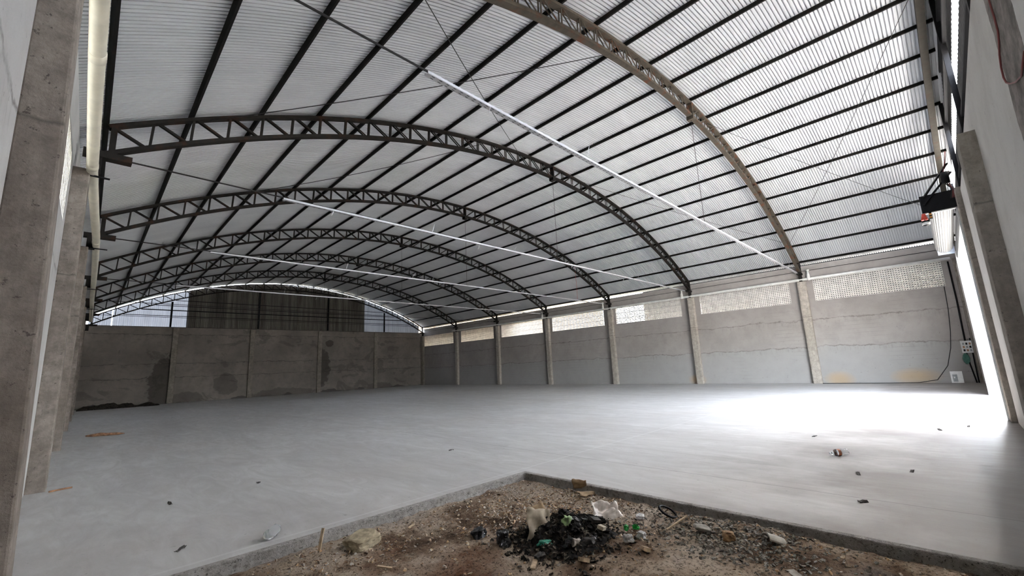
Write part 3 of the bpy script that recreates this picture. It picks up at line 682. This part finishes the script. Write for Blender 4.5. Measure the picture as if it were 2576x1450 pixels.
# ------------------------------------------------------------------ rubbish on the bare ground
hx, hy = 4.10, 4.98                                              # centre of the burnt heap
def hz(x, y):
    d = math.hypot((x-hx)*.85 + (y-hy)*.35, (y-hy)*.85 - (x-hx)*.35)
    return gz(x, y) + .20*math.exp(-(d/.30)**2.2) + .05*math.exp(-(d/.6)**2)*noise.noise((x*7, y*7, 8))
m = MB(); nn = 70
m.add([(hx-.95 + 1.9*i/nn, hy-.95 + 1.9*j/nn, hz(hx-.95 + 1.9*i/nn, hy-.95 + 1.9*j/nn) + .02*noise.noise((i*.45, j*.45, 1))*math.exp(-((i-35)**2+(j-35)**2)/420) + .004 - .03*(((i-35)**2+(j-35)**2) > 700)) for j in range(nn+1) for i in range(nn+1)],
      [(j*(nn+1)+i, j*(nn+1)+i+1, (j+1)*(nn+1)+i+1, (j+1)*(nn+1)+i) for j in range(nn) for i in range(nn) if (i-35)**2 + (j-35)**2 + 140*noise.noise((i*.2, j*.2, 5)) < 330])
tag(m.build('ash_heap', M['char'], smooth=True), 'black burnt rubbish heap on the bare ground in the foreground', 'ash heap')
def scatter(name, mat, label, cat, N, pos, size, seed, zf=gz):
    rn = random.Random(seed); m = MB()
    for _ in range(N):
        x, y = pos(rn)
        if not (0.02 < x < PX-.05 and 1.35 < y < PY-.05): continue
        s = size(rn); z = zf(x, y) + s*.18
        rot = Matrix.Rotation(rn.random()*6.28, 3, 'Z') @ Matrix.Rotation(rn.gauss(0, .45), 3, 'X') @ Matrix.Rotation(rn.gauss(0, .45), 3, 'Y')
        k = rn.choice((5, 6, 4)); t = s*rn.uniform(.08, .45); pts = []
        for i in range(k):
            a = 2*pi*(i + rn.uniform(-.3, .3))/k; r = s*rn.uniform(.55, 1)
            pts.append((r*math.cos(a), r*math.sin(a)*rn.uniform(.5, 1)))
        vs = [rot @ Vector((u, v, -t/2)) for u, v in pts] + [rot @ Vector((u*.85, v*.85, t/2)) for u, v in pts]
        m.add([v + Vector((x, y, z)) for v in vs], [tuple(range(k))[::-1], tuple(k+i for i in range(k))] + [(i, (i+1) % k, k+(i+1) % k, k+i) for i in range(k)])
    return tag(m.build(name, mat), label, cat, None, 'stuff')
def clump(rn):      # more chips behind the heap and along the slab edges
    c = rn.random()
    if c < .5: return rn.gauss(4.6, .5), rn.gauss(5.65, .55)
    if c < .6: return rn.gauss(2.4, .9), rn.gauss(6.35, .25)
    if c < .68: return PX - abs(rn.gauss(0, .25)), rn.uniform(1.6, PY)
    return rn.uniform(.2, PX), rn.uniform(2.0, PY)
scatter('rubble_chips', M['chips'], 'chips of brick, mortar and wood strewn over the bare ground', 'rubble', 9000, clump, lambda r: .006 + .030*r.random()**3.2, 3)
scatter('gravel', M['chips_g'], 'patch of grey gravel against the right slab edge', 'gravel', 1500, lambda r: (r.gauss(5.0, .22), r.gauss(3.75, .45)), lambda r: .014 + .022*r.random()**2, 5)
scatter('burnt_scraps', M['scrap'], 'charred scraps covering the black heap', 'burnt litter', 2600, lambda r: (r.gauss(hx, .25), r.gauss(hy, .25)), lambda r: .010 + .034*r.random()**2, 9, hz)

drop(rock(.16, 3, .13, 4, (1.25, 1.0, .5)), 'stone_block', M['stone_y'], 2.68, 6.42, .06, (.05, -.05, .3), 'big yellowish broken stone block beside the left slab edge', 'stone')
drop(MB().bar((0,0,0), (.05,.02,.19), .028, .012).add([], []), 'wood_lath', M['wood'], 2.33, 6.62, 0, (0, 0, .2), 'short pale wood lath standing up left of the yellowish block', 'wood')
for i, (a, b_, lab) in enumerate((((3.42, 4.78), (3.72, 4.98), 'pale wood lath lying in front and left of the burnt heap'), ((4.84, 4.26), (5.06, 4.14), 'thin stick leaning on the gravel beside the oval stone'), ((2.55, 5.85), (2.62, 5.72), 'small pale stick below the yellowish block'), ((1.95, 6.2), (2.05, 5.9), 'thin pale stick near the lower edge, left'), ((3.35, 6.55), (3.25, 6.5), 'short orange lath at the left slab edge'))):
    z0, z1 = gz(*a) + .012, gz(*b_) + (.09 if i == 1 else .015)
    tag(MB().bar((*a, z0), (*b_, z1), .02 if i != 0 else .045, .012).build('wood_stick', M['wood']), lab, 'wood')
drop(rock(.075, 8, .12, 3, (1.35, .7, .3)), 'oval_stone', M['stone_g'], 4.97, 3.96, .05, (.3, .25, -.75), 'flat oval grey stone propped on the gravel', 'stone', True)
drop(rock(.075, 12, .3, 3, (1.2, .9, .7)), 'brick_lump', M['stone_o'], 4.98, 3.72, .02, (0, .2, .5), 'ochre brick lump right of the oval stone', 'stone')
m = MB(); k = 8
vs = [(( .075 + .012*(1-j))*math.sin(-1+2*i/k), -.15*j, .07*math.cos(-1+2*i/k) - .012*s) for s in (0,1) for j in (0,1) for i in range(k+1)]
q = k+1; m.add(vs, [(i, i+1, q+i+1, q+i) for i in range(k)] + [(2*q+i, 3*q+i, 3*q+i+1, 2*q+i+1) for i in range(k)] + [(q+i, q+i+1, 3*q+i+1, 3*q+i) for i in range(k)] + [(i+1, i, 2*q+i, 2*q+i+1) for i in range(k)] + [(0, q, 3*q, 2*q), (k, 2*q+k, 3*q+k, q+k)])
drop(m, 'roof_tile_piece', M['tile'], 5.02, 3.42, .03, (.35, 0, .75), 'broken grey curved tile piece at the right end of the gravel', 'tile')
drop(MB().box(-.03,.03,-.15,.15,-.008,.012), 'board_scrap', M['stone_g'], 4.55, 3.05, .02, (0, .1, 2.3), 'flat narrow board scrap in the right foreground dirt', 'board')
m = MB(); m.tube([(.09*math.cos(2*pi*i/24)*1.3, .09*math.sin(2*pi*i/24), 0) for i in range(25)], .012, 8)
drop(m, 'rubber_ring', M['black'], 5.2, 4.42, .06, (.5, .2, 0), 'black rubber ring behind the gravel', 'ring')
# cardboard and paper
o = empty('cardboard_piece', (PX-.06, 5.72, gz(PX-.06, 5.72)), 'folded brown cardboard leaning on the right slab edge', 'cardboard')
crumple(.13, .20, 2, .03, .006, 8).build('upright_flap', M['card'], o, True, loc=(.02, .05, .10), rot=(0, 1.2, .3)); crumple(.24, .13, 5, .03, .006, 8).build('flat_flap', M['card'], o, True, loc=(-.06, -.12, .03), rot=(.1, .1, -.5))
drop(crumple(.24, .30, 11, .06, .006, 12), 'cardboard_sheet', M['card_g'], 3.90, 5.13, .17, (1.0, .2, -.5), 'grey cardboard sheet standing on the left of the burnt heap', 'cardboard', True)
drop(crumple(.20, .22, 17, .04, .006, 10), 'cardboard_sheet', M['card'], 4.02, 5.22, .20, (.6, -.3, -.2), 'small tan cardboard sheet behind the grey one on the heap', 'cardboard', True)
drop(crumple(.28, .12, 21, .04, .02, 10), 'burnt_board', M['char'], 4.34, 4.82, .15, (.15, .15, -.7), 'flat charred board across the top of the heap', 'board')
for i, (x, y, dz, rz, l) in enumerate(((4.24, 4.62, .13, .3, 'grey sooty box piece in the heap, right of centre'), (4.28, 4.72, .16, -.2, 'flat sooty piece below the charred board'), (4.30, 4.20, .02, .8, 'brown wood block in front of the right end of the heap'), (3.80, 4.52, .02, 1.2, 'brown wood block in front of the heap'))):
    drop(MB().box(-.05,.05,-.03,.03,-.012,.02), 'board_offcut', M['card_g' if i < 2 else 'wood'] if i != 1 else M['soot'], x, y, dz, (.3, .25, rz), l, 'board')
o = crumple(.34, .26, 31, .10, .003, 16, .0)
drop(o, 'plastic_bag', M['bag_cl'], 4.86, 4.98, .06, (.5, .15, -.6), 'crumpled cloudy plastic bag behind the heap, right', 'bag', True)
drop(rock(.05, 41, .5, 3, (1.4, 1, .5)), 'paper_scrap', M['paper'], 4.98, 4.63, .02, (0,0,.4), 'white paper scrap right of the cloudy bag', 'paper')
drop(rock(.045, 43, .5, 3, (1, 1, 1)), 'paper_ball', M['paper'], 4.55, 4.38, .03, (0,0,0), 'small white crumpled paper ball right of the heap', 'paper')
drop(rock(.045, 47, .6, 4, (1.7, .9, .8)), 'teal_bag', M['teal'], 3.76, 4.93, .07, (0,.1,-.6), 'small crumpled teal bag on the left side of the heap', 'bag', True)
drop(rock(.06, 53, .6, 4, (1.25, 1, .9)), 'pale_green_bag', M['palegreen'], 4.03, 4.87, .20, (.2,.2,.4), 'pale green crumpled bag on the front of the heap', 'bag', True)
for i, (x, y, rz, l) in enumerate(((4.36, 4.42, .3, 'left green bottle shard on the right of the heap'), (4.43, 4.36, 1.2, 'right green bottle shard on the right of the heap'))):
    drop(rock(.035, 60+i, .5, 3, (1.3, .7, .8)), 'green_shard', M['green'], x, y, .13, (.3,.2,rz), l, 'shard', False, 'green shards on the heap')
for i, (x, y, dz, s, l) in enumerate(((3.92, 4.70, .08, .05, 'grey and black crumpled bag at the lower middle of the heap'), (4.34, 4.40, .05, .05, 'whitish crumpled bag at the lower right of the heap'), (4.02, 4.62, .07, .05, 'dark grey bag next to the lower middle of the heap'), (3.6, 4.85, .03, .045, 'greyish crumpled scrap at the left foot of the heap'))):
    drop(rock(s, 70+i, .45, 4, (1.25, .9, .85)), 'sooty_bag', M[('bag_cl','paper','soot','soot')[i]], x, y, dz, (0,.2,i), l, 'bag', True)
drop(rock(.08, 81, .6, 4, (1.15, .85, .75)), 'black_bag', M['blackbag'], 3.62, 5.72, .04, (0,0,.3), 'crumpled black bag lump left of the heap, farther one', 'bag')
drop(rock(.09, 85, .55, 4, (1.1, .85, 1.0)), 'black_bag', M['blackbag'], 3.60, 5.33, .06, (0,.2,1.0), 'crumpled black bag lump left of the heap, nearer one', 'bag')
R.seed(5)
for i in range(34):
    a = R.random()*6.28; r = .06 + .34*R.random()**.7; x, y = hx + r*math.cos(a), hy + r*math.sin(a)
    s = .025 + .04*R.random()
    mbd = rock(s, 100+i, .6, 3, (1.2, .8, .7)) if i % 3 else crumple(s*3, s*2, i, .05, .006, 8)
    tag(mbd.build('charred_lump', M['char'] if i % 4 else M['blackbag'], loc=(x, y, hz(x, y) + s*.35), rot=(R.gauss(0,.5), R.gauss(0,.5), a)), 'black charred lump in the burnt heap', 'burnt litter', 'charred lumps of the burnt heap')

# ------------------------------------------------------------------ outside
b = MB(); b.box(-60, 90, -70, .94, -.35, -.02); struct(b.build('outside_ground', M['outside']))
b = MB(); b.box(W+.2, 90, .95, 110, -.35, -.02); b.box(-60, -.2, .95, 110, -.35, -.02); struct(b.build('outside_yard', M['yard']))
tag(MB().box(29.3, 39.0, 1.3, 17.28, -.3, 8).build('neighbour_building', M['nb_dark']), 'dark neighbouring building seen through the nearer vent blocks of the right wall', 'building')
b = MB(); b.box(29.3, 41.0, 28.5, 60.0, -.3, 8.5); tag(b.build('neighbour_house', M['nb_tan']), 'tan neighbouring wall seen through the far vent blocks of the right wall', 'building')

tag(MB().box(-9, -1.6, 12.6, 46, -.3, 8).build('light_blocker', M['nb_dark']), 'unseen dark block added behind the left wall vent blocks to cut daylight', 'building')  # out-of-view block added to keep daylight from the farther left vents

# ------------------------------------------------------------------ daylight
w = bpy.data.worlds.new('sky'); S.world = w; w.use_nodes = True
nt = w.node_tree; bg = nt.nodes['Background']; sky = nt.nodes.new('ShaderNodeTexSky')
sky.sky_type = 'NISHITA'; sky.sun_disc = False; sky.sun_elevation = math.radians(62); sky.sun_rotation = math.radians(100); sky.air_density = 1; sky.dust_density = 3
hs = nt.nodes.new('ShaderNodeHueSaturation'); hs.inputs['Saturation'].default_value = .42
nt.links.new(sky.outputs[0], hs.inputs['Color']); nt.links.new(hs.outputs[0], bg.inputs['Color']); bg.inputs['Strength'].default_value = 1.0
sn = bpy.data.lights.new('sun', 'SUN'); sn.energy = 4; sn.angle = math.radians(.6); sn.color = (1, .95, .88)
so = bpy.data.objects.new('sun', sn); COL.objects.link(so); so.rotation_euler = Vector((-.30, .03, -1)).to_track_quat('-Z', 'Y').to_euler()
def portal(name, loc, sx, sy, rot):
    l = bpy.data.lights.new(name, 'AREA'); l.shape = 'RECTANGLE'; l.size = sx; l.size_y = sy; l.cycles.is_portal = True
    o = bpy.data.objects.new(name, l); COL.objects.link(o); o.location = loc; o.rotation_euler = rot
portal('door_daylight', (17.87, 1.0, 2.37), 6.65, 4.75, (pi/2, 0, pi))
portal('strip_daylight', (14, .86, 8.14), 19, .56, (pi/2, 0, pi))

# ------------------------------------------------------------------ camera
F, yaw, pt, rl = 1074.70, -.7825033, .1810960, -.0463529
f = Vector((-math.sin(yaw)*math.cos(pt), math.cos(yaw)*math.cos(pt), math.sin(pt))); r0 = Vector((math.cos(yaw), math.sin(yaw), 0)); u0 = r0.cross(f)
rt = math.cos(rl)*r0 + math.sin(rl)*u0; up = -math.sin(rl)*r0 + math.cos(rl)*u0
cd = bpy.data.cameras.new('camera'); co = bpy.data.objects.new('camera', cd); COL.objects.link(co)
mt = Matrix((rt, up, -f)).transposed().to_4x4(); mt.translation = Vector((.5369, 1.9714, 1.6)); co.matrix_world = mt
cd.sensor_width = 36; cd.sensor_fit = 'HORIZONTAL'; cd.lens = F/2576*36; cd.clip_start = .05; cd.clip_end = 400
S.camera = co
vs_ = S.view_settings; vs_.view_transform = 'Standard'; vs_.look = 'None'; vs_.gamma = 1; vs_.use_curve_mapping = False; vs_.exposure = 3.5
cy = S.cycles
cy.use_denoising = True; cy.adaptive_threshold = .03; cy.max_bounces = 9; cy.diffuse_bounces = 6; cy.glossy_bounces = 4; cy.transmission_bounces = 6; cy.sample_clamp_indirect = 8; cy.caustics_reflective = False; cy.caustics_refractive = False
